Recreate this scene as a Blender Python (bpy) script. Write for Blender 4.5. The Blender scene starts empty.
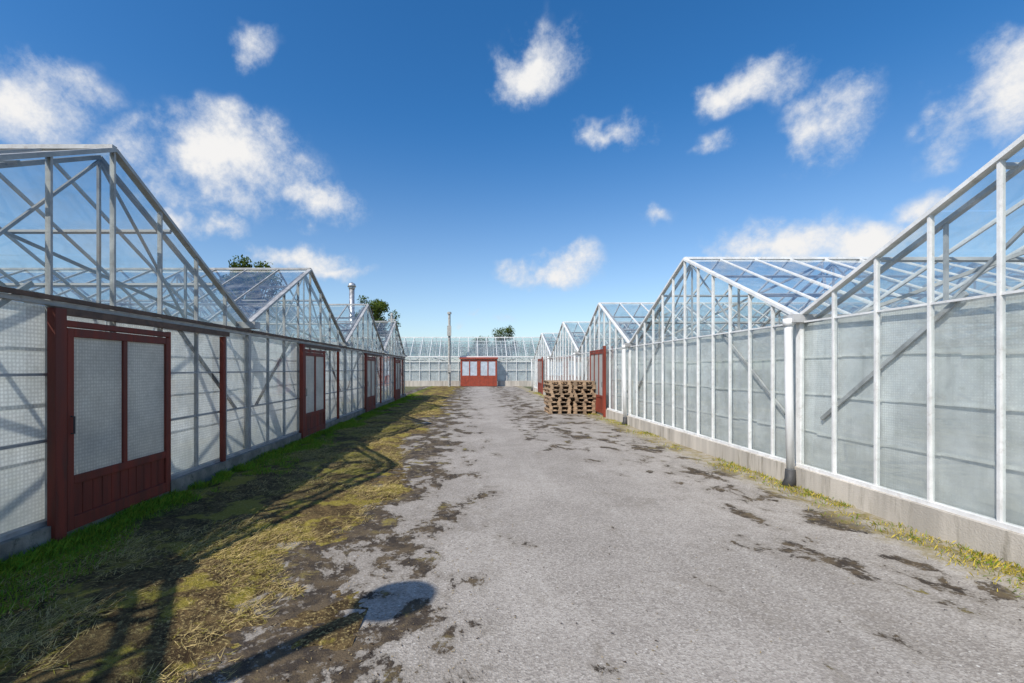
import bpy, math, random
import numpy as np
from mathutils import Vector, noise
random.seed(7); np.random.seed(7)
R=random.random
def U(a,b): return a+(b-a)*random.random()
scene=bpy.context.scene
COL=scene.collection

# ---------------------------------------------------------------- helpers
class MB:
    def __init__(s): s.v=[]; s.f=[]
    def quad(s,a,b,c,d):
        n=len(s.v); s.v+= [tuple(a),tuple(b),tuple(c),tuple(d)]; s.f.append((n,n+1,n+2,n+3))
    def poly(s,pts):
        n=len(s.v); s.v+=[tuple(p) for p in pts]; s.f.append(tuple(range(n,n+len(pts))))
    def hexa(s,p):
        n=len(s.v); s.v+=[tuple(q) for q in p]
        for f in ((0,3,2,1),(4,5,6,7),(0,1,5,4),(1,2,6,5),(2,3,7,6),(3,0,4,7)):
            s.f.append(tuple(n+i for i in f))
    def box(s,x0,x1,y0,y1,z0,z1):
        s.hexa([(x0,y0,z0),(x1,y0,z0),(x1,y1,z0),(x0,y1,z0),(x0,y0,z1),(x1,y0,z1),(x1,y1,z1),(x0,y1,z1)])
    def bar(s,p0,p1,w,t,n=(0,0,1)):
        p0=Vector(p0);p1=Vector(p1);d=(p1-p0)
        if d.length<1e-4: return
        d.normalize(); n=Vector(n)
        if abs(d.dot(n))>0.98: n=Vector((1,0,0)) if abs(d.x)<0.9 else Vector((0,1,0))
        side=d.cross(n).normalized(); n=side.cross(d).normalized()
        a=side*w/2; b=n*t/2
        s.hexa([p0-a-b,p0+a-b,p0+a+b,p0-a+b,p1-a-b,p1+a-b,p1+a+b,p1-a+b])
    def tube(s,pts,rs,seg=12,cap=True):
        rings=[]
        for i,p in enumerate(pts):
            p=Vector(p)
            if i==0: d=Vector(pts[1])-p
            elif i==len(pts)-1: d=p-Vector(pts[i-1])
            else: d=Vector(pts[i+1])-Vector(pts[i-1])
            d.normalize()
            ref=Vector((1,0,0)) if abs(d.x)<0.8 else Vector((0,1,0))
            u=d.cross(ref).normalized(); w=d.cross(u).normalized()
            n=len(s.v)
            for k in range(seg):
                a=2*math.pi*k/seg
                s.v.append(tuple(p+(u*math.cos(a)+w*math.sin(a))*rs[i]))
            rings.append(n)
        for i in range(len(rings)-1):
            for k in range(seg):
                k2=(k+1)%seg
                s.f.append((rings[i]+k,rings[i]+k2,rings[i+1]+k2,rings[i+1]+k))
        if cap:
            s.f.append(tuple(rings[0]+k for k in range(seg))[::-1])
            s.f.append(tuple(rings[-1]+k for k in range(seg)))
    def obj(s,name,mat,parent=None,smooth=False,bevel=0):
        me=bpy.data.meshes.new(name); me.from_pydata(s.v,[],s.f); me.update()
        if smooth:
            for p in me.polygons: p.use_smooth=True
        o=bpy.data.objects.new(name,me); COL.objects.link(o)
        me.materials.append(mat)
        if parent: o.parent=parent
        if bevel:
            m=o.modifiers.new('bev','BEVEL'); m.width=bevel; m.segments=1; m.limit_method='ANGLE'
        return o
def empty(name):
    e=bpy.data.objects.new(name,None); COL.objects.link(e); return e

class NT:
    def __init__(s,mat):
        mat.use_nodes=True; s.t=mat.node_tree; s.t.nodes.clear()
    def n(s,typ,ins=None,**kw):
        nd=s.t.nodes.new(typ)
        for k,v in kw.items(): setattr(nd,k,v)
        if ins:
            for k,v in ins.items():
                sock=nd.inputs[k]
                if isinstance(v,bpy.types.NodeSocket): s.t.links.new(v,sock)
                else: sock.default_value=v
        return nd
    def math(s,op,a,b=0.0,c=None,clamp=False):
        ins={0:a,1:b}
        if c is not None: ins[2]=c
        nd=s.n('ShaderNodeMath',ins,operation=op,use_clamp=clamp); return nd.outputs[0]
    def mr(s,v,a,b,c=0.0,d=1.0,smooth=True):
        nd=s.n('ShaderNodeMapRange',{0:v,1:a,2:b,3:c,4:d},interpolation_type='SMOOTHSTEP' if smooth else 'LINEAR'); return nd.outputs[0]
    def noise(s,vec,scale,detail=4,rough=0.55,out=0,dist=0.0):
        nd=s.n('ShaderNodeTexNoise',{'Vector':vec,'Scale':scale,'Detail':detail,'Roughness':rough,'Distortion':dist}); return nd.outputs[out]
    def mix(s,f,a,b,blend='MIX'):
        nd=s.n('ShaderNodeMix',data_type='RGBA',blend_type=blend)
        for i,v in ((0,f),(6,a),(7,b)):
            if isinstance(v,bpy.types.NodeSocket): s.t.links.new(v,nd.inputs[i])
            else: nd.inputs[i].default_value=v if i==0 else (tuple(v)+(1,) if len(v)==3 else v)
        return nd.outputs[2]
def C(*a): return (a[0],a[1],a[2],1)

def mat_basic(name,col,rough=0.6,metal=0.0,var=0.25,scale=6,dirt=(0.08,0.07,0.05),dirtamt=0.3,bump=0.2,bscale=60,streak=False):
    m=bpy.data.materials.new(name); t=NT(m)
    co=t.n('ShaderNodeTexCoord').outputs['Object']
    if streak:
        co2=t.n('ShaderNodeMapping',{'Vector':co,'Scale':(1,1,0.12)}).outputs[0]
    else: co2=co
    n1=t.noise(co2,scale,3,0.6); n2=t.noise(co,bscale,2)
    dark=tuple(c*(1-var) for c in col); lite=tuple(min(1,c*(1+var)) for c in col)
    c=t.mix(t.mr(n1,0.3,0.7),dark,lite)
    n3=t.noise(co2,scale*2.3,5,0.7)
    c=t.mix(t.math('MULTIPLY',t.mr(n3,0.5,0.75),dirtamt),c,dirt)
    b=t.n('ShaderNodeBump',{'Height':n2,'Strength':bump,'Distance':0.01})
    p=t.n('ShaderNodeBsdfPrincipled',{'Base Color':c,'Roughness':t.mr(n1,0.2,0.8,rough-0.1,rough+0.15),'Metallic':metal,'Normal':b.outputs[0]})
    o=t.n('ShaderNodeOutputMaterial',{0:p.outputs[0]})
    return m

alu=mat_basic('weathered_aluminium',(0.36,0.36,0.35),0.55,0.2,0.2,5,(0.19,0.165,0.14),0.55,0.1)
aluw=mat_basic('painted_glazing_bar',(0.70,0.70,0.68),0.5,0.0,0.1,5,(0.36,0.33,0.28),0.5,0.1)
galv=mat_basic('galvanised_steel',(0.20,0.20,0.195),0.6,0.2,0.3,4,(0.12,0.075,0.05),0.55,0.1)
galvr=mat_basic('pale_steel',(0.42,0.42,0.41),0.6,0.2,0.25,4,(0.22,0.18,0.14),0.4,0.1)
whitem=mat_basic('white_paint',(0.78,0.78,0.76),0.4,0,0.06,6,(0.35,0.33,0.28),0.35,0.05,streak=True)
red=mat_basic('weathered_red_paint',(0.185,0.030,0.014),0.7,0,0.35,5,(0.07,0.03,0.02),0.75,0.25,90,streak=True)
brownw=mat_basic('old_timber',(0.13,0.08,0.055),0.8,0,0.35,6,(0.05,0.04,0.03),0.6,0.3,80)
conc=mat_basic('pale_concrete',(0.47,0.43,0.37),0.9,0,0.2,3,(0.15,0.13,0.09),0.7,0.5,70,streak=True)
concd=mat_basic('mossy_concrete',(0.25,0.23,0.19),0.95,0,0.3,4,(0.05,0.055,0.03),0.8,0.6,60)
palletm=mat_basic('pallet_timber',(0.36,0.25,0.155),0.85,0,0.4,3,(0.14,0.11,0.08),0.6,0.3,80)
darkm=mat_basic('dark_plastic',(0.04,0.04,0.04),0.6)
steel=mat_basic('stainless_flue',(0.5,0.5,0.5),0.35,0.7)
polem=mat_basic('pole_grey',(0.38,0.37,0.34),0.8)

def mat_glass(name,grime=0.06,refl=1.0,tint=(0.93,0.965,0.96)):
    m=bpy.data.materials.new(name); t=NT(m)
    co=t.n('ShaderNodeTexCoord').outputs['Object']
    ge=t.n('ShaderNodeNewGeometry')
    dt=t.n('ShaderNodeVectorMath',{0:ge.outputs['Incoming'],1:ge.outputs['Normal']},operation='DOT_PRODUCT').outputs['Value']
    ct=t.math('SUBTRACT',1.0,t.math('ABSOLUTE',dt),clamp=True)
    fr=t.math('MULTIPLY_ADD',t.math('POWER',ct,4.5),0.85*refl,0.075*refl,clamp=True)
    tr=t.n('ShaderNodeBsdfTransparent',{'Color':C(*tint)})
    gl=t.n('ShaderNodeBsdfGlossy',{'Color':C(0.95,0.97,1),'Roughness':0.03})
    mx=t.n('ShaderNodeMixShader',{0:fr,1:tr.outputs[0],2:gl.outputs[0]})
    n=t.noise(co,3.0,3,0.75)
    g=t.math('MULTIPLY_ADD',t.mr(n,0.4,0.75),grime*3.0,grime*0.4,clamp=True)
    df=t.n('ShaderNodeBsdfDiffuse',{'Color':C(0.6,0.61,0.57)})
    mm=t.n('ShaderNodeMixShader',{0:g,1:mx.outputs[0],2:df.outputs[0]})
    t.n('ShaderNodeOutputMaterial',{0:mm.outputs[0]})
    return m
glass=mat_glass('greenhouse_glass',0.035)
rglass=mat_glass('roof_glass',0.045,1.15)

def mat_liner(name,col,transp=0.12,bubble=0.45,dirt=0.35,diff=0.5,bsc=38.0):
    m=bpy.data.materials.new(name); t=NT(m)
    co=t.n('ShaderNodeTexCoord').outputs['Object']
    n=t.noise(co,1.6,3,0.65); n2=t.noise(co,9,3,0.75)
    st=t.noise(t.n('ShaderNodeMapping',{'Vector':co,'Scale':(1,1,0.15)}).outputs[0],5,3,0.7)
    c=t.mix(t.mr(n,0.35,0.65),tuple(x*0.80 for x in col),col)
    sep=t.n('ShaderNodeSeparateXYZ',{0:co})
    low=t.mr(t.math('ADD',sep.outputs[2],t.math('MULTIPLY',n2,0.9)),1.35,0.55)
    c=t.mix(t.math('MULTIPLY',low,dirt),c,(0.38,0.38,0.29))
    c=t.mix(t.math('MULTIPLY',t.mr(n2,0.52,0.75),0.3),c,(0.42,0.42,0.36))
    c=t.mix(t.math('MULTIPLY',t.mr(st,0.52,0.68),0.28),c,(0.44,0.46,0.42))
    if bubble:
        v=t.n('ShaderNodeTexVoronoi',{'Vector':co,'Scale':bsc,'Randomness':0.2})
        b=t.mr(v.outputs['Distance'],0.15,0.55)
        c=t.mix(t.math('MULTIPLY',b,bubble),c,tuple(x*0.45 for x in col))
    df=t.n('ShaderNodeBsdfDiffuse',{'Color':c})
    tl=t.n('ShaderNodeBsdfTranslucent',{'Color':c})
    a=t.n('ShaderNodeMixShader',{0:1-diff,1:df.outputs[0],2:tl.outputs[0]})
    if transp>0:
        tr=t.n('ShaderNodeBsdfTransparent',{'Color':C(0.95,1,0.98)})
        f=t.mr(n,0.3,0.7,1-transp*1.5,1-transp*0.5)
        a=t.n('ShaderNodeMixShader',{0:f,1:tr.outputs[0],2:a.outputs[0]})
    t.n('ShaderNodeOutputMaterial',{0:a.outputs[0]})
    return m
linerL=mat_liner('bubble_liner_white',(0.95,0.95,0.93),0,0.5,0.35,0.5,30)
linerR=mat_liner('bubble_liner_grey',(0.92,0.93,0.90),0.16,0.35,0.4,0.74)
linerE=mat_liner('bubble_liner_far',(0.72,0.74,0.74),0,0,0.2,.6)
winE=mat_basic('reflective_window',(0.45,0.5,0.55),0.2,0,0.15,3)

# ---------------------------------------------------------------- greenhouses
def greenhouse(X0,sd,y0,y1,ze,zr,L,base,basemat,zl,liner,step,seed,rails=(),framemat=None,basew=0.1,inner=None,railw=0.04):
    """street gable at X0, body runs in sd*X. bay y0..y1"""
    rs=random.Random(seed)
    framemat=framemat or alu; inner=inner or galv
    e=empty('greenhouse')
    ym=(y0+y1)/2
    def zs(y): return ze+(zr-ze)*(1-abs(y-ym)/(y1-ym))
    X1=X0+sd*L
    fr=MB(); gg=MB(); ln=MB(); ig=MB(); rg=MB(); bw=MB()
    nb=max(2,round((ym-y0)/step)); ys=[y0+(ym-y0)*i/nb for i in range(nb+1)]+[ym+(y1-ym)*i/nb for i in range(1,nb+1)]
    for gx,face in ((X0,True),(X1,False)):
        for i,y in enumerate(ys):
            w=0.05 if i in(0,len(ys)-1) else 0.025
            if i==0: w=0.08
            top=zs(y)
            fr.bar((gx,y,base),(gx,y,top-0.01),w,0.05 if i else 0.06,(1,0,0))
        for i in range(len(ys)-1):
            ya,yb=ys[i],ys[i+1]
            for lo,hi in ((base,zl),(zl,None)):
                za=zs(ya) if hi is None else hi; zb=zs(yb) if hi is None else hi
                if face:
                    a=rs.gauss(0,0.006); b=rs.gauss(0,0.005); yc=(ya+yb)/2; zc=(lo+max(za,zb))/2
                    P=[(gx+a*(y-yc)+b*(z-zc),y,z) for y,z in ((ya,lo),(yb,lo),(yb,zb),(ya,za))]
                    gg.poly(P)
                elif hi is None:
                    gg.poly([(gx,ya,lo),(gx,yb,lo),(gx,yb,zb),(gx,ya,za)])
        fr.bar((gx,y0+.03,zl),(gx,y1-.03,zl),railw,0.07 if railw>.03 else .03,(1,0,0))
        for k,z in enumerate(rails): fr.bar((gx+sd*0.004,y0+.03,z),(gx+sd*0.004,y1-.03,z),0.024,0.042,(1,0,0))
        fr.bar((gx,y0,base+0.02),(gx,y1,base+0.02),0.04,0.075,(1,0,0))
        fr.bar((gx,y0,ze),(gx,ym,zr),0.042,0.085,(1,0,0))
        fr.bar((gx,ym,zr+0.001),(gx,y1,ze+0.001),0.042,0.083,(1,0,0))
        # liner hung in separate sheets, each at its own slight slack
        if face:
            for i in range(len(ys)-1):
                lx=gx+sd*(0.066+rs.uniform(0,.006)); q=rs.uniform(-.012,.012); k=rs.uniform(-.01,.01)
                ln.quad((lx,ys[i],base),(lx+q,ys[i+1]+.004,base),(lx+q+k,ys[i+1]+.004,zl-0.02),(lx+k,ys[i],zl-0.02))
        else:
            lx=gx-sd*0.07
            ln.quad((lx,y0,base),(lx,y1,base),(lx,y1,zl-0.02),(lx,y0,zl-0.02))
        bw.box(min(gx-basew,gx+basew),max(gx-basew,gx+basew),y0,y1-0.002,-0.1,base)
    for z in (0.75,1.25,1.75):
        x=X0+sd*0.045
        yy=y0
        while yy<y1:
            yb=min(y1,yy+rs.uniform(0.5,1.1)); dz=rs.uniform(-.012,.012)
            ln.quad((x,yy,z+dz),(x,yb,z+dz+rs.uniform(-.01,.01)),(x,yb,z+dz+0.03),(x,yy,z+dz+0.03)); yy=yb
    nX=round(L/0.75)
    xs=[X0+sd*L*i/nX for i in range(nX+1)]
    for (ya,za,yb,zb) in ((y0+0.06,ze+0.03,ym,zr),(y1-0.06,ze+0.03,ym,zr)):
        nrm=Vector((0,-(zb-za),(yb-ya))).normalized()
        if nrm.z<0: nrm=-nrm
        for x in xs[1:-1]:
            fr.bar((x,ya,za),(x,yb,zb-0.004),0.026,0.04,nrm)
        for i in range(nX):
            for k in range(2):
                f0,f1=k/2,(k+1)/2
                a=rs.gauss(0,0.006); b=rs.gauss(0,0.006)
                P=[]
                for (x,f) in ((xs[i],f0),(xs[i+1],f0),(xs[i+1],f1),(xs[i],f1)):
                    y=ya+(yb-ya)*f; z=za+(zb-za)*f
                    o=a*(x-(xs[i]+xs[i+1])/2)+b*((f-(f0+f1)/2)*3)
                    P.append((x,y+nrm.y*o,z+nrm.z*o))
                rg.poly(P)
        for f in (0.33,0.66):
            y=ya+(yb-ya)*f; z=za+(zb-za)*f-0.06
            ig.bar((X0+sd*0.03,y,z),(X1-sd*.03,y,z),0.04,0.04,nrm)
    fr.bar((X0-sd*0.02,ym,zr+0.02),(X1,ym,zr+0.02),0.07,0.045,(0,0,1))
    ft=MB()
    ft.bar((X0-sd*0.16,y1,ze-0.03),(X1,y1,ze-0.03),0.2,0.11,(0,0,1))
    nt=int(L//3)
    for j in range(nt+1):
        x=X0+sd*(0.15+3.0*j)
        if abs(x-X0)>L: break
        zc=ze-0.1
        ig.bar((x,y0,zc),(x,y1,zc),0.045,0.05)
        ig.bar((x,y0,ze-0.08),(x,ym,zr-0.08),0.042,0.054,(1,0,0)); ig.bar((x,ym,zr-0.081),(x,y1,ze-0.081),0.042,0.056,(1,0,0))
        h=(y1-y0)
        for f0 in (0.25,0.5,0.75):
            y=y0+h*f0; ig.bar((x,y,zc),(x,y,zs(y)-0.1),0.028,0.03,(1,0,0))
        for fa,fb in ((0.25,0.5),(0.75,0.5)):
            ya=y0+h*fa; yb=y0+h*fb
            ig.bar((x+.002,ya,zc),(x+.002,yb,zs(yb)-0.12),0.026,0.027,(1,0,0))
        ig.bar((x,y1-0.001,0),(x,y1-0.001,ze-0.12),0.075,0.077,(1,0,0))
        if j<nt:
            x2=x+sd*3.0
            if j%2==0:
                ig.bar((x,y1-.002,0.6),(x2,y1-.002,ze-.15),0.035,0.036)
    ig.bar((X0+sd*0.035,y1-0.35,0.95),(X0+sd*0.035,y1-0.35-1.75,ze-0.02),0.045,0.03,(1,0,0))
    ig.bar((X0+sd*0.035,y0+0.35,0.95),(X0+sd*0.035,y0+0.35+1.75,ze-0.02),0.045,0.03,(1,0,0))
    ig.bar((X0+sd*0.5,y0+0.1,ze-0.05),(X0+sd*2.9,ym,zr-0.1),0.045,0.04)
    ig.bar((X0+sd*0.5,y1-0.1,ze-0.05),(X0+sd*2.9,ym-.05,zr-0.1),0.045,0.04)
    fr.obj('glazing_bars',framemat,e); gg.obj('gable_glass',glass,e); rg.obj('roof_glass',rglass,e)
    ln.obj('bubble_liner',liner,e); ig.obj('inner_steel_frame',inner,e); bw.obj('base_wall',basemat,e)
    ft.obj('gutter',galvr,e)
    return e

linerD=mat_liner('dusty_door_glazing',(0.80,0.79,0.74),0,0.45,0.35,0.5,30)
def red_door(parent,X,ya,yb,zt,face,glasspanes=2,glassmat=None,z0=0.1,panel=0.62):
    d=MB(); g=MB()
    t=0.05
    def bx(y0,y1,z0_,z1,dx0,dx1):
        xa,xb=X+face*dx0,X+face*dx1
        d.box(min(xa,xb),max(xa,xb),y0,y1,z0_,z1)
    w=0.075
    bx(ya,ya+w,z0,zt,0,t); bx(yb-w,yb,z0,zt,0,t)
    bx(ya+w,yb-w,zt-0.08,zt,0.002,t-0.003)
    bx(ya+w,yb-w,z0,z0+0.12,0.002,t-0.003)
    bx(ya+w,yb-w,panel,panel+0.08,0.002,t-0.003)
    n=glasspanes
    for i in range(1,n):
        yc=ya+(yb-ya)*i/n; bx(yc-0.03,yc+0.03,panel+0.08,zt-0.08,0.003,t-0.006)
    nbd=max(4,int((yb-ya-2*w)/0.11)); s=(yb-ya-2*w)/nbd
    for i in range(nbd):
        y=ya+w+i*s; bx(y+0.003,y+s-0.003,z0+0.12,panel,0.010,0.028+0.002*(i%2))
    bx(ya-0.13,ya-0.012,0.0,zt+0.17,-0.02,0.06); bx(yb+0.012,yb+0.06,0.0,zt+0.08,-0.02,0.02)
    bx(ya-0.012,yb+0.012,zt+0.012,zt+0.07,-0.02,0.05)
    h=MB(); y=ya+0.04; xa=X+face*(t+0.03)
    h.tube([(X+face*t,y,1.0),(xa,y,1.0),(xa,y,1.16),(X+face*t,y,1.16)],[0.008]*4,8)
    xg=X+face*0.022
    g.quad((xg,ya+w,panel+.08),(xg,yb-w,panel+.08),(xg,yb-w,zt-.08),(xg,ya+w,zt-.08))
    d.obj('door_leaf_and_frame',red,parent,bevel=0.004); g.obj('door_panes',glassmat or linerD,parent); h.obj('handle',darkm,parent)

# LEFT ROW
XL=-3.86
LE,LR=2.38,3.95
lv=[-4.0,1.96,7.9,13.9,19.9,25.9]
for i in range(5):
    y0,y1=lv[i],lv[i+1]
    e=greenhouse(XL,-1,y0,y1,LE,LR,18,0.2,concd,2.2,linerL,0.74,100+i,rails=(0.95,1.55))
    ym=(y0+y1)/2
    b=MB()
    b.box(XL+0.04,XL+0.07,y0+.02,y1-0.02,2.225,2.265)
    if i>=1:
        ya=ym-0.70; yb=ym+0.74
        red_door(e,XL+0.08,ya,yb,1.98,1,2,panel=0.52)
        b.box(XL+0.045,XL+0.11,ya-0.1,yb+1.42,2.10,2.165)
        b2=MB(); b2.box(XL+0.03,XL+0.09,yb+1.28,yb+1.35,0.0,2.09); b2.obj('door_stop_post',red,e)
    b.obj('sliding_rail',brownw,e)
# RIGHT ROW
XR=4.5
RE,RR=2.32,3.93
rv=[-0.9,6.33,13.2,19.6,26.4,33.9]
for i in range(5):
    y0,y1=rv[i],rv[i+1]
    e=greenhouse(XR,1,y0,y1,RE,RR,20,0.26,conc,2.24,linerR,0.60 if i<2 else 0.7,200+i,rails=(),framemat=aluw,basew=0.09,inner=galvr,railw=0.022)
    p=MB(); x=XR-0.13
    p.tube([(XR-0.1,y1,RE-0.06),(x-0.02,y1,RE-0.10),(x-0.03,y1+0.0,RE-0.2),(x-0.02,y1,1.2),(x,y1,0.17)],[0.052,0.056,0.052,0.05,0.05],14)
    p.tube([(x-0.03,y1,RE-0.13),(x-0.03,y1,RE-0.03)],[0.065,0.068],14)
    p.obj('downpipe',whitem,e,True)
    p=MB(); p.tube([(x,y1,0.22),(x,y1,0.08),(x-0.05,y1-0.02,-0.02)],[0.065,0.073,0.083],12); p.obj('pipe_shoe',darkm,e,True)
    if i in (2,4):
        ym=(y0+y1)/2
        red_door(e,XR-0.10,ym-1.0,ym+0.75,2.2,-1,3)

# END GREENHOUSE
e=empty('greenhouse')
YE=43.0; xa,xb=-24.0,9.5; ze,zr=2.75,4.75
fr=MB();gg=MB();rg=MB();ln=MB();bw=MB();ig=MB()
doorx=(-1.15,2.2)
n=int((xb-xa)/0.9)
for i in range(n+1):
    x=xa+(xb-xa)*i/n
    fr.bar((x,YE,0.5),(x,YE,ze),0.05,0.05,(0,1,0))
    if i<n:
        x2=xa+(xb-xa)*(i+1)/n; a=random.gauss(0,.006)
        gg.quad((x,YE-a,0.5),(x2,YE+a,0.5),(x2,YE+a,ze),(x,YE-a,ze))
ln.quad((xa,YE+.1,.5),(xb,YE+.1,.5),(xb,YE+.1,2.3),(xa,YE+.1,2.3))
bw.box(xa,doorx[0]-.1,YE-.1,YE+.1,-.1,.5); bw.box(doorx[1]+.1,xb,YE-.1,YE+.1,-.1,.5)
for z in (1.5,2.3): fr.bar((xa,YE-.003,z),(xb,YE-.003,z),0.05,0.055,(0,1,0))
fr.bar((xa,YE,ze),(xb,YE,ze),0.14,0.12,(0,0,1))
for b in range(3):
    ya=YE+b*6.4; ym=ya+3.2; yb=ya+6.4
    for p,q in (((ya,ze),(ym,zr)),((yb,ze),(ym,zr))):
        for i in range(n+1):
            x=xa+(xb-xa)*i/n
            fr.bar((x,p[0],p[1]),(x,q[0],q[1]),0.04,0.05,(0,0,1))
            if i<n:
                x2=xa+(xb-xa)*(i+1)/n; a=random.gauss(0,.008)
                rg.quad((x,p[0],p[1]+a),(x2,p[0],p[1]-a),(x2,q[0],q[1]-a),(x,q[0],q[1]+a))
        yy=(p[0]+q[0])/2; zz=(p[1]+q[1])/2-.06
        ig.bar((xa,yy,zz),(xb,yy,zz),0.06,0.06)
    fr.bar((xa,ym,zr+.03),(xb,ym,zr+.03),0.12,0.08)
    fr.bar((xa,yb,ze-.01),(xb,yb,ze-.01),0.2,0.1)
    for j in range(9):
        x=xa+j*4+0.3
        ig.bar((x,ya,ze-.1),(x,yb,ze-.1),0.06,0.06); ig.bar((x,yb,0),(x,yb,ze-.06),0.1,0.1,(0,1,0)); ig.bar((x,ym,ze-.07),(x,ym,zr),0.05,0.05,(0,1,0))
yb=YE+19.2
ln.quad((xa,yb,0),(xb,yb,0),(xb,yb,2.3),(xa,yb,2.3))
fr.obj('glazing_bars',aluw,e);gg.obj('wall_glass',glass,e);rg.obj('roof_glass',rglass,e);ln.obj('bubble_liner',linerE,e);bw.obj('base_wall',conc,e);ig.obj('inner_steel_frame',galvr,e)
# projecting red timber porch: two pairs of glazed doors
d=MB();g=MB();rf=MB()
pd=0.9; y0=YE-pd-.06;y1=YE-pd
x0,x1=doorx; zt=2.5
nl=4; w=(x1-x0)/nl
for i in range(nl):
    a=x0+i*w;b=a+w
    s=.16 if i in (0,2) else .05
    s2=.05 if i in (0,2) else .16
    d.box(a,a+s,y0,y1,.03,zt);d.box(b-s2,b-.004,y0,y1,.03,zt)
    d.box(a+s,b-s2,y0+.004,y1-.004,.03,1.0);d.box(a+s,b-s2,y0+.003,y1-.003,zt-.2,zt-.004)
    g.quad((a+.04,y0+.03,1.0),(b-.04,y0+.03,1.0),(b-.04,y0+.03,zt-.1),(a+.04,y0+.03,zt-.1))
for xs_ in (x0,x1-.06):
    d.box(xs_,xs_+.058,y1+.002,YE-.11,.03,1.12); d.box(xs_,xs_+.058,y1+.002,YE-.11,zt-.2,zt)
    g.quad((xs_+.03,y1,1.12),(xs_+.03,YE-.11,1.12),(xs_+.03,YE-.11,zt-.1),(xs_+.03,y1,zt-.1))
rf.hexa([(x0-.1,y0-.1,zt+.004),(x1+.1,y0-.1,zt+.004),(x1+.1,YE-.08,zt+.1),(x0-.1,YE-.08,zt+.1),(x0-.1,y0-.1,zt+.09),(x1+.1,y0-.1,zt+.09),(x1+.1,YE-.08,zt+.2),(x0-.1,YE-.08,zt+.2)])
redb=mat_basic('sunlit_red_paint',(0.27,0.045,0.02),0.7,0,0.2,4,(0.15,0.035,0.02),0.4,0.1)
d.obj('porch_frame',redb,e);g.obj('porch_panes',winE,e);rf.obj('porch_roof',redb,e)

# utility pole and flue
m=MB(); x=-2.15;y=41.8
m.tube([(x,y,0),(x,y,6.6)],[0.13,0.11],12); m.tube([(x,y,6.6),(x,y,6.78)],[0.2,0.17],12)
m.box(x-.18,x+.18,y-.3,y-.1,4.6,5.5); m.box(x-.15,x+.15,y-.28,y-.1,1.3,2.0)
m.bar((x,y-.15,0.2),(x,y-.15,4.6),0.05,0.05,(0,1,0))
m.obj('utility_pole',polem)
m=MB(); x=-7.9;y=30
m.tube([(x,y,0),(x,y,6.9)],[0.17,0.17],14); m.tube([(x,y,6.95),(x,y,7.15),(x,y,7.25)],[0.28,0.22,0.04],14); m.tube([(x,y,6.8),(x,y,7.0)],[0.2,0.2],14)
m.tube([(x,y,5.0),(x,y,5.06)],[0.2,0.2],14)
m.obj('flue_chimney',steel,None,True)
m=MB(); x=-6.0;y=34
m.tube([(x,y,0),(x,y,5.6)],[0.09,0.08],10); m.box(x-.25,x+.25,y-.06,y+.06,5.2,5.3); m.tube([(x,y,5.6),(x,y,5.75)],[0.12,0.05],10)
m.obj('utility_pole',polem)

# yard lamp behind the camera (its shadow lies on the asphalt)
EL=46.5; TE=math.tan(math.radians(EL))
sx,sy=0.69,0.72; hn=math.hypot(sx,sy)
H=4.1; tipx,tipy=-0.50,3.24
bx,by=tipx-H*sx/hn/TE,tipy-H*sy/hn/TE
e=empty('street_lamp')
m=MB(); m.tube([(bx,by,-.05),(bx,by,2.2),(bx,by,2.25),(bx,by,H-.1)],[0.1,0.1,0.08,0.07],14); m.obj('post',galv,e,True)
m=MB(); m.tube([(bx,by,H-.24),(bx,by,H-.18),(bx,by,H-.02),(bx,by,H+.08),(bx,by,H+.12)],[0.1,0.21,0.24,0.19,0.05],20); m.obj('lantern',galv,e,True)

# ---------------------------------------------------------------- pallets
def pallet_stack(cx,cy,n,rs):
    m=MB()
    z=0.012
    for k in range(n):
        dx=rs.uniform(-.05,.05);dy=rs.uniform(-.05,.05);a=rs.uniform(-.06,.06)
        ca,sa=math.cos(a),math.sin(a)
        def b(x0,x1,y0,y1,z0,z1):
            P=[]
            for zz in (z0,z1):
                for (x,y) in ((x0,y0),(x1,y0),(x1,y1),(x0,y1)):
                    P.append((cx+dx+x*ca-y*sa,cy+dy+x*sa+y*ca,z+zz))
            m.hexa(P)
        for xx in (-.4,-.0725,.255): b(xx,xx+.145,-.6,.6,0,.02)
        for xx in (-.4,-.0725,.255):
            for yy in (-.6,-.07,.46): b(xx+.02,xx+.125,yy+.003,yy+.137,.0205,.098)
        for yy in (-.6,-.07,.46): b(-.4,.4,yy,yy+.14,.0985,.118)
        for xx in (-.4,-.22,-.06,.12,.28): b(xx,xx+.1,-.6,.6,.1185,.14)
        z+=0.146
    return m.obj('pallet_stack',palletm,None,bevel=0)
rs=random.Random(3)
pallet_stack(3.12,16.9,8,rs); pallet_stack(3.96,16.95,8,rs)
pallet_stack(3.4,18.4,7,rs)

# ---------------------------------------------------------------- ground
def nz(x,y,s,o=0.0): return noise.noise((x*s+o,y*s-o,o))
mg=bpy.data.materials.new('field_grass'); t=NT(mg)
co=t.n('ShaderNodeTexCoord').outputs['Object']
n1=t.noise(co,0.3,8,0.7);n2=t.noise(co,9,6,0.7)
c=t.mix(t.mr(n1,.35,.65),(0.06,0.09,0.025),(0.15,0.13,0.06)); c=t.mix(t.math('MULTIPLY',t.mr(n2,.45,.7),0.6),c,(0.05,0.04,0.025))
b=t.n('ShaderNodeBump',{'Height':n2,'Strength':0.6,'Distance':0.05})
p=t.n('ShaderNodeBsdfPrincipled',{'Base Color':c,'Roughness':0.95,'Normal':b.outputs[0]}); t.n('ShaderNodeOutputMaterial',{0:p.outputs[0]})
g=MB(); g.quad((-700,-300,-.03),(700,-300,-.03),(700,1200,-.03),(-700,1200,-.03)); g.obj('ground',mg)

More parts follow.
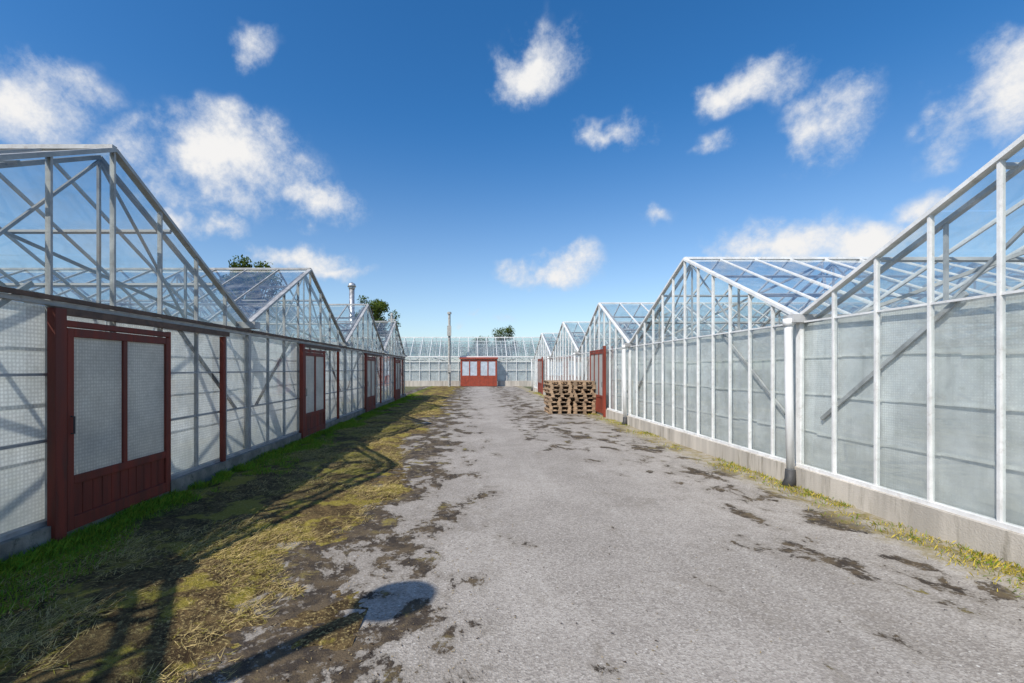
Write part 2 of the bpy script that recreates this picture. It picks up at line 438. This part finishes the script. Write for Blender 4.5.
mf=mat_basic('greenhouse_soil_floor',(0.34,0.31,0.26),0.95,0,0.3,1.5,(0.10,0.12,0.05),0.6,0.5,30)
g=MB(); g.quad((-21.8,-4,-.012),(-3.9,-4,-.012),(-3.9,25.9,-.012),(-21.8,25.9,-.012)); g.quad((4.6,-1,-.012),(24.5,-1,-.012),(24.5,33.9,-.012),(4.6,33.9,-.012)); g.quad((-24,43.1,-.012),(9.5,43.1,-.012),(9.5,62,-.012),(-24,62,-.012)); g.obj('greenhouse_floor',mf)

# asphalt
ma=bpy.data.materials.new('worn_asphalt'); t=NT(ma)
co=t.n('ShaderNodeTexCoord').outputs['Object']
sep=t.n('ShaderNodeSeparateXYZ',{0:co}); X=sep.outputs[0];Y=sep.outputs[1]
big=t.noise(co,0.45,4,0.6); mid=t.noise(co,2.6,8,0.7); fine=t.noise(co,60,3,0.75)
c=t.mix(t.mr(big,.35,.65),(0.27,0.243,0.21),(0.37,0.337,0.295))
c=t.mix(t.math('MULTIPLY',t.mr(mid,.42,.68),0.45),c,(0.22,0.196,0.168))
ws=t.noise(t.n('ShaderNodeMapping',{'Vector':co,'Scale':(2.2,0.22,1)}).outputs[0],1.0,4,.6)
c=t.mix(t.math('MULTIPLY',t.mr(ws,.5,.68),0.35),c,(0.42,0.39,0.345))
ag=t.n('ShaderNodeTexVoronoi',{'Vector':co,'Scale':85.0})
agc=t.n('ShaderNodeSeparateColor',{0:ag.outputs['Color']}).outputs[0]
c=t.mix(t.mr(agc,.55,1.0,0,.5,False),c,(0.52,0.485,0.43))
c=t.mix(t.mr(agc,.4,.0,0,.5,False),c,(0.12,0.105,0.09))
sp=t.n('ShaderNodeTexVoronoi',{'Vector':co,'Scale':16.0})
spm=t.math('MULTIPLY',t.mr(sp.outputs['Distance'],.16,.08),t.mr(t.n('ShaderNodeSeparateColor',{0:sp.outputs['Color']}).outputs[1],.62,.66))
spm=t.math('MULTIPLY',spm,t.mr(mid,.35,.6))
c=t.mix(t.math('MULTIPLY',spm,0.75),c,(0.68,0.66,0.6))
warp=t.noise(co,5,6,0.75)
edgeL=t.mr(X,1.0,-1.5,0,.20); edgeR=t.mr(X,1.6,3.8,0,.11)
midr=t.math('MULTIPLY',t.mr(t.math('ABSOLUTE',t.math('SUBTRACT',X,1.9)),1.3,.2),t.mr(Y,6.5,12.0,0,.12))
base=t.noise(t.n('ShaderNodeMapping',{'Vector':co,'Scale':(1.25,0.9,1)}).outputs[0],1.5,10,0.70,dist=0.3)
mk=t.math('ADD',t.math('ADD',t.math('ADD',base,edgeL),edgeR),midr)
moss=t.mr(mk,.635,.66)
soft=t.mr(mk,.54,.655)
c=t.mix(t.math('MULTIPLY',soft,0.4),c,(0.18,0.155,0.12))
mc=t.mix(t.mr(warp,.4,.6),(0.028,0.02,0.014),(0.10,0.072,0.04))
mc=t.mix(t.math('MULTIPLY',t.mr(t.noise(co,1.7,6,.7),.54,.66),t.mr(warp,.45,.6)),mc,(0.22,0.18,0.04))
hole=t.mr(t.noise(co,13,5,.7),.56,.62)
c=t.mix(t.math('MULTIPLY',moss,t.math('MULTIPLY_ADD',hole,-.6,.94)),c,mc)
gm=t.mr(t.math('ADD',X,t.math('MULTIPLY',warp,0.6)),4.05,4.4)
c=t.mix(t.math('MULTIPLY',gm,.7),c,t.mix(t.mr(warp,.4,.6),(0.36,0.32,0.25),(0.24,0.19,0.06)))
h=t.math('ADD',t.math('MULTIPLY',fine,.7),t.math('ADD',t.math('MULTIPLY',ag.outputs['Distance'],.6),t.math('MULTIPLY',moss,1.0)))
h=t.math('ADD',h,t.math('MULTIPLY',mid,.35))
b=t.n('ShaderNodeBump',{'Height':h,'Strength':0.5,'Distance':0.012})
p=t.n('ShaderNodeBsdfPrincipled',{'Base Color':c,'Roughness':0.92,'Normal':b.outputs[0],'Specular IOR Level':0.25}); t.n('ShaderNodeOutputMaterial',{0:p.outputs[0]})
nx,ny=60,300
vs=[];fs=[]
for j in range(ny+1):
    y=-8+51*j/ny
    for i in range(nx+1):
        x=-4.6+9.15*i/nx
        vs.append((x,y,0.012*nz(x,y,.5,3.1)+0.003*nz(x,y,2.2,9)-0.004))
for j in range(ny):
    for i in range(nx):
        a=j*(nx+1)+i; fs.append((a,a+1,a+nx+2,a+nx+1))
g=MB(); g.v=vs; g.f=fs; g.obj('road',ma,None,True)

# verge
def edge(y): return -1.5+0.45*nz(0,y,.45,2.2)+0.35*nz(1,y,1.3,5.7)+0.18*nz(2,y,5,1)
def vh(x,y):
    k=min(1,max(-1,(edge(y)-x)/0.45))
    return 0.022*k+0.026*nz(x,y,1.7,4.4)+0.016*nz(x,y,6,8.8)+0.012*nz(x,y,17,1.8)+0.02*max(0,nz(x,y,.8,6.0))
mv=bpy.data.materials.new('verge_moss_and_straw'); t=NT(mv)
co=t.n('ShaderNodeTexCoord').outputs['Object']
X=t.n('ShaderNodeSeparateXYZ',{0:co}).outputs[0]
n1=t.noise(co,1.6,8,.7);n2=t.noise(co,6,7,.75,dist=.5);n3=t.noise(co,40,4,.75);n4=t.noise(co,.9,4,.6)
c=t.mix(t.mr(n2,.38,.62),(0.05,0.033,0.018),(0.16,0.11,0.05))
c=t.mix(t.math('MULTIPLY',t.mr(n1,.50,.57),.8),c,(0.30,0.25,0.045))
c=t.mix(t.math('MULTIPLY',t.mr(n3,.50,.66),t.mr(n4,.4,.6,.3,.9)),c,(0.54,0.42,0.18))
gr=t.math('MULTIPLY',t.mr(t.math('ADD',X,t.math('MULTIPLY',n1,1.4)),-2.6,-3.0),t.mr(n2,.38,.55))
c=t.mix(t.math('MULTIPLY',gr,.7),c,(0.11,0.17,0.02))
b=t.n('ShaderNodeBump',{'Height':t.math('ADD',n3,n2),'Strength':0.9,'Distance':0.03})
p=t.n('ShaderNodeBsdfPrincipled',{'Base Color':c,'Roughness':0.95,'Normal':b.outputs[0],'Specular IOR Level':0.1}); t.n('ShaderNodeOutputMaterial',{0:p.outputs[0]})
nx,ny=76,1000
g=MB()
for j in range(ny+1):
    y=-3+45.5*(j/ny)**1.25
    for i in range(nx+1):
        x=-3.9+3.2*i/nx
        g.v.append((x,y,vh(x,y)))
for j in range(ny):
    for i in range(nx):
        a=j*(nx+1)+i; g.f.append((a,a+1,a+nx+2,a+nx+1))
g.obj('grass_verge',mv,None,True)

mb=bpy.data.materials.new('grass_blades'); t=NT(mb)
at=t.n('ShaderNodeAttribute',attribute_name='Col').outputs[0]
df=t.n('ShaderNodeBsdfDiffuse',{'Color':at}); tl=t.n('ShaderNodeBsdfTranslucent',{'Color':at})
mx=t.n('ShaderNodeMixShader',{0:.3,1:df.outputs[0],2:tl.outputs[0]}); t.n('ShaderNodeOutputMaterial',{0:mx.outputs[0]})
def blades(name,items):
    n=len(items); A=np.array(items,dtype=np.float64)
    x,y,z,az,L,le,w,r,gc,bc=A.T
    dx,dy=np.cos(az),np.sin(az); px,py=-dy,dx
    V=np.zeros((n,4,3))
    V[:,0]=np.stack([x-px*w/2,y-py*w/2,z],1);V[:,1]=np.stack([x+px*w/2,y+py*w/2,z],1)
    mh=L*.6*np.cos(le*.7); mo=L*.6*np.sin(le*.7)
    th=mh+L*.4*np.cos(np.minimum(le*1.4,1.62)); to=mo+L*.4*np.sin(np.minimum(le*1.4,1.62))
    lie=le>1.1
    mh=np.where(lie,L*.6*np.cos(le),mh)
    V[:,2]=np.stack([x+dx*mo+px*w*.35,y+dy*mo+py*w*.35,z+mh],1)
    V[:,3]=np.stack([x+dx*to,y+dy*to,z+np.where(lie,np.maximum(L*np.cos(le),.002),np.maximum(th,.003))],1)
    me=bpy.data.meshes.new(name); me.vertices.add(n*4); me.vertices.foreach_set('co',V.reshape(-1))
    idx=np.arange(n)[:,None]*4
    loops=np.concatenate([idx+0,idx+1,idx+2,idx+0,idx+2,idx+3],1).reshape(-1)
    me.loops.add(n*6); me.loops.foreach_set('vertex_index',loops.astype(np.int32))
    me.polygons.add(n*2); me.polygons.foreach_set('loop_start',np.arange(n*2,dtype=np.int32)*3)
    me.update(calc_edges=True); me.validate()
    ca=me.color_attributes.new('Col','FLOAT_COLOR','POINT')
    cc=np.ones((n,4,4)); cc[:,:,0]=r[:,None];cc[:,:,1]=gc[:,None];cc[:,:,2]=bc[:,None]
    ca.data.foreach_set('color',cc.reshape(-1))
    me.materials.append(mb); o=bpy.data.objects.new(name,me); COL.objects.link(o); return o
it=[]
for k in range(330000):
    y=1.6+26*R()**1.7; x=-3.78+2.9*R()
    ed=edge(y)
    if x>ed+0.15: 
        continue
    z=vh(x,y)-0.003
    cl=nz(x,y,1.1,7.7)+.5*nz(x,y,3.5,2)
    gw=nz(x,y,.9,11)*1.1+(-3.35-x)*1.4
    sc=1+0.05*y
    if gw+U(-.3,.3)>0.0 :
        if cl<-.35: continue
        v=U(.7,1.3); L=U(.02,.07)*(1.6 if x<-3.5 else 1)
        it.append((x,y,z,U(0,6.28),L,U(.1,.9),U(.003,.006)*sc,.21*v*U(.7,1.3),.32*v,.035*v))
    else:
        if cl<U(-.3,.45): continue
        v=U(.5,1.35); s=U(0,1)
        L=U(.03,.12)
        if s<.7: col=(.60*v,.47*v,.21*v)
        elif s<.92: col=(.36*v,.32*v,.06*v)
        else: col=(.12*v,.085*v,.05*v)
        it.append((x,y,z+U(0,.014),U(0,6.28),L,U(1.2,1.56),U(.0022,.0042)*sc)+col)
blades('verge_grass',it)
it=[]
for k in range(24000):
    y=2.5+31*R()**1.4; x=4.41-abs(random.gauss(0,.22))
    if nz(x,y,1.0,3)+.6*nz(x,y,4,1)<U(-.25,.4): continue
    v=U(.6,1.3)
    col=(.50*v,.40*v,.07*v) if R()<.65 else (.19*v,.27*v,.035*v)
    it.append((x,y,-.004,U(0,6.28),U(.02,.07),U(.3,1.5),U(.004,.007)*(1+.03*y))+col)
blades('wall_weeds',it)
it=[]
for k in range(3600):
    y=2+24*R()**1.6; 
    x=U(-1.6,.3)-abs(random.gauss(0,.4)) if R()<.6 else U(-1,4.3)
    v=U(.5,1.2); col=(.40*v,.31*v,.17*v) if R()<.6 else (.08*v,.05*v,.03*v)
    it.append((x,y,0.012*nz(x,y,.5,3.1)+.003,U(0,6.28),U(.01,.03),1.5,U(.004,.011))+col)
blades('leaf_litter',it)

# ---------------------------------------------------------------- trees
ml=bpy.data.materials.new('foliage'); t=NT(ml)
at=t.n('ShaderNodeAttribute',attribute_name='Col').outputs[0]
df=t.n('ShaderNodeBsdfDiffuse',{'Color':at}); tl=t.n('ShaderNodeBsdfTranslucent',{'Color':at})
mx=t.n('ShaderNodeMixShader',{0:.3,1:df.outputs[0],2:tl.outputs[0]}); t.n('ShaderNodeOutputMaterial',{0:mx.outputs[0]})
bark=mat_basic('bark',(0.09,0.07,0.05),0.95)
def tree(x,y,H,W,seed,n=9000):
    rs=random.Random(seed); e=empty('broadleaf_tree')
    m=MB(); m.tube([(x,y,-.1),(x+.1,y,H*.25),(x-.1,y+.1,H*.5),(x,y,H*.85)],[H*.035,H*.026,H*.018,H*.004],10)
    cl=[]
    for k in range(44):
        a=rs.uniform(0,6.28); f=rs.uniform(.28,.95); rr=W*math.sin(math.pi*min(1,(f-.15)/.9))**.6*rs.uniform(.2,1)
        c=Vector((x+rr*math.cos(a),y+rr*math.sin(a),H*f)); cl.append((c,rs.uniform(.16,.30)*W))
        s=Vector((x,y,H*max(.2,f-.25)))
        m.tube([s,(s+c)/2+Vector((0,0,.1)),c],[H*.01,H*.006,H*.002],6)
    m.obj('trunk_and_limbs',bark,e,True)
    V=[];F=[];Cc=[]
    for k in range(n):
        c,r=cl[rs.randrange(len(cl))]; d=Vector((rs.gauss(0,1),rs.gauss(0,1),rs.gauss(0,1))); d.normalize()
        p=c+d*r*rs.uniform(.4,1.2); s=rs.uniform(.1,.22)*max(.6,W/4)
        u=Vector((rs.gauss(0,1),rs.gauss(0,1),rs.gauss(0,1))).normalized(); w=u.orthogonal().normalized()
        i=len(V); V+= [p-u*s,p+w*s*.5,p+u*s,p-w*s*.5]; F.append((i,i+1,i+2,i+3))
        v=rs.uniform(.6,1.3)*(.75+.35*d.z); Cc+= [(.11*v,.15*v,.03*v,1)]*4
    me=bpy.data.meshes.new('crown'); me.from_pydata(V,[],F); ca=me.color_attributes.new('Col','FLOAT_COLOR','POINT')
    ca.data.foreach_set('color',np.array(Cc).reshape(-1)); me.materials.append(ml)
    o=bpy.data.objects.new('crown',me); COL.objects.link(o); o.parent=e
tree(-12.2,56,10.8,2.8,1); tree(-23.3,50,13.6,3.6,2); tree(-27.5,54,14.2,3.0,5); tree(-14.5,60,9.3,2.6,6)
tree(6.2,92,9.8,3.4,3,7000); tree(1.5,96,8.2,3.2,4,5000)

# ---------------------------------------------------------------- world
w=bpy.data.worlds.new('World'); scene.world=w; t=NT(w)
co=t.n('ShaderNodeTexCoord').outputs['Generated']
sky=t.n('ShaderNodeTexSky',sky_type='NISHITA',sun_disc=False)
sky.sun_elevation=math.radians(EL); sky.sun_rotation=math.radians(223.8); sky.air_density=1.0; sky.dust_density=0.7; sky.ozone_density=2.0
zz=t.n('ShaderNodeSeparateXYZ',{0:co}).outputs[2]
sat=t.mr(zz,0.0,0.5,0.92,1.36)
hs=t.n('ShaderNodeHueSaturation',{'Color':sky.outputs[0],'Hue':0.499,'Saturation':sat,'Value':1.0})
tint=t.mix(1.0,hs.outputs[0],(0.90,0.98,1.06),'MULTIPLY')
bg1=t.n('ShaderNodeBackground',{'Color':tint,'Strength':0.15})
nw=t.noise(co,5,4,.62,out=1)
nwc=t.n('ShaderNodeVectorMath',{0:nw,1:(.5,.5,.5)},operation='SUBTRACT').outputs[0]
nws=t.n('ShaderNodeVectorMath',{0:nwc,'Scale':0.17},operation='SCALE').outputs[0]
dw=t.n('ShaderNodeVectorMath',{0:co,1:nws},operation='ADD').outputs[0]
F=460.0
def dr(px,py): return Vector((px-473,F,369-py)).normalized()
clouds=[(5,88,80,50,1),(60,72,60,26,.65),(258,50,26,22,.65),(225,165,84,50,.95),(315,208,46,22,.8),(200,228,38,16,.75),(300,262,54,15,.85),(345,272,34,9,.6),(540,68,42,40,.75),(618,138,36,17,.65),(748,92,46,24,.8),(832,120,50,40,.7),(1005,105,72,60,1),(655,222,18,11,.6),(552,270,44,18,.9),(785,240,84,28,1.05),(880,246,60,24,1),(945,212,40,20,.65),(498,322,26,5,.5),(715,150,24,12,.4),(1150,60,80,40,1),(-150,120,90,60,1)]
acc=None
for px,py,rx,ry,s in clouds:
    c=dr(px,py); a=(dr(px+rx,py)-c).length*1.4; b=(dr(px,py-ry)-c).length*1.4
    v=t.n('ShaderNodeVectorMath',{0:dw,1:tuple(c)},operation='SUBTRACT').outputs[0]
    v=t.n('ShaderNodeVectorMath',{0:v,1:(1/a,1/a,1/b)},operation='MULTIPLY').outputs[0]
    l=t.n('ShaderNodeVectorMath',{0:v},operation='LENGTH').outputs['Value']
    d=t.math('MULTIPLY',t.math('SUBTRACT',1.0,l,clamp=True),s)
    acc=d if acc is None else t.math('MAXIMUM',acc,d)
nf=t.noise(co,10,8,.66); 
dens=t.math('ADD',acc,t.math('MULTIPLY',t.math('SUBTRACT',nf,.5),2.1))
gate=t.mr(acc,0.0,.25)
al=t.math('MULTIPLY',t.mr(dens,.0,.85),gate)
sh=t.mr(dens,.1,.9)
cc=t.mix(sh,(0.66,0.74,0.86),(0.98,0.97,0.96))
bg2=t.n('ShaderNodeBackground',{'Color':cc,'Strength':0.93})
mx=t.n('ShaderNodeMixShader',{0:al,1:bg1.outputs[0],2:bg2.outputs[0]})
t.n('ShaderNodeOutputWorld',{0:mx.outputs[0]})
w.cycles.sampling_method='MANUAL'; w.cycles.sample_map_resolution=512

# sun
sd=bpy.data.lights.new('sun','SUN'); sd.energy=5.0; sd.angle=math.radians(.53); sd.color=(1,.94,.86)
so=bpy.data.objects.new('sun',sd); COL.objects.link(so)
L=Vector((sx,sy,-TE*hn))
so.rotation_euler=L.to_track_quat('-Z','Y').to_euler(); so.location=(-20,-20,30)

# camera
cd=bpy.data.cameras.new('camera'); cam=bpy.data.objects.new('camera',cd); COL.objects.link(cam)
cam.location=(0,0,1.6); cam.rotation_euler=(math.radians(90),0,0)
cd.sensor_width=36; cd.lens=36*460/1024; cd.shift_x=39/1024; cd.shift_y=27.5/1024; cd.clip_end=3000; cd.clip_start=.05
scene.camera=cam
scene.view_settings.view_transform='Standard'; scene.view_settings.look='None'; scene.view_settings.exposure=0
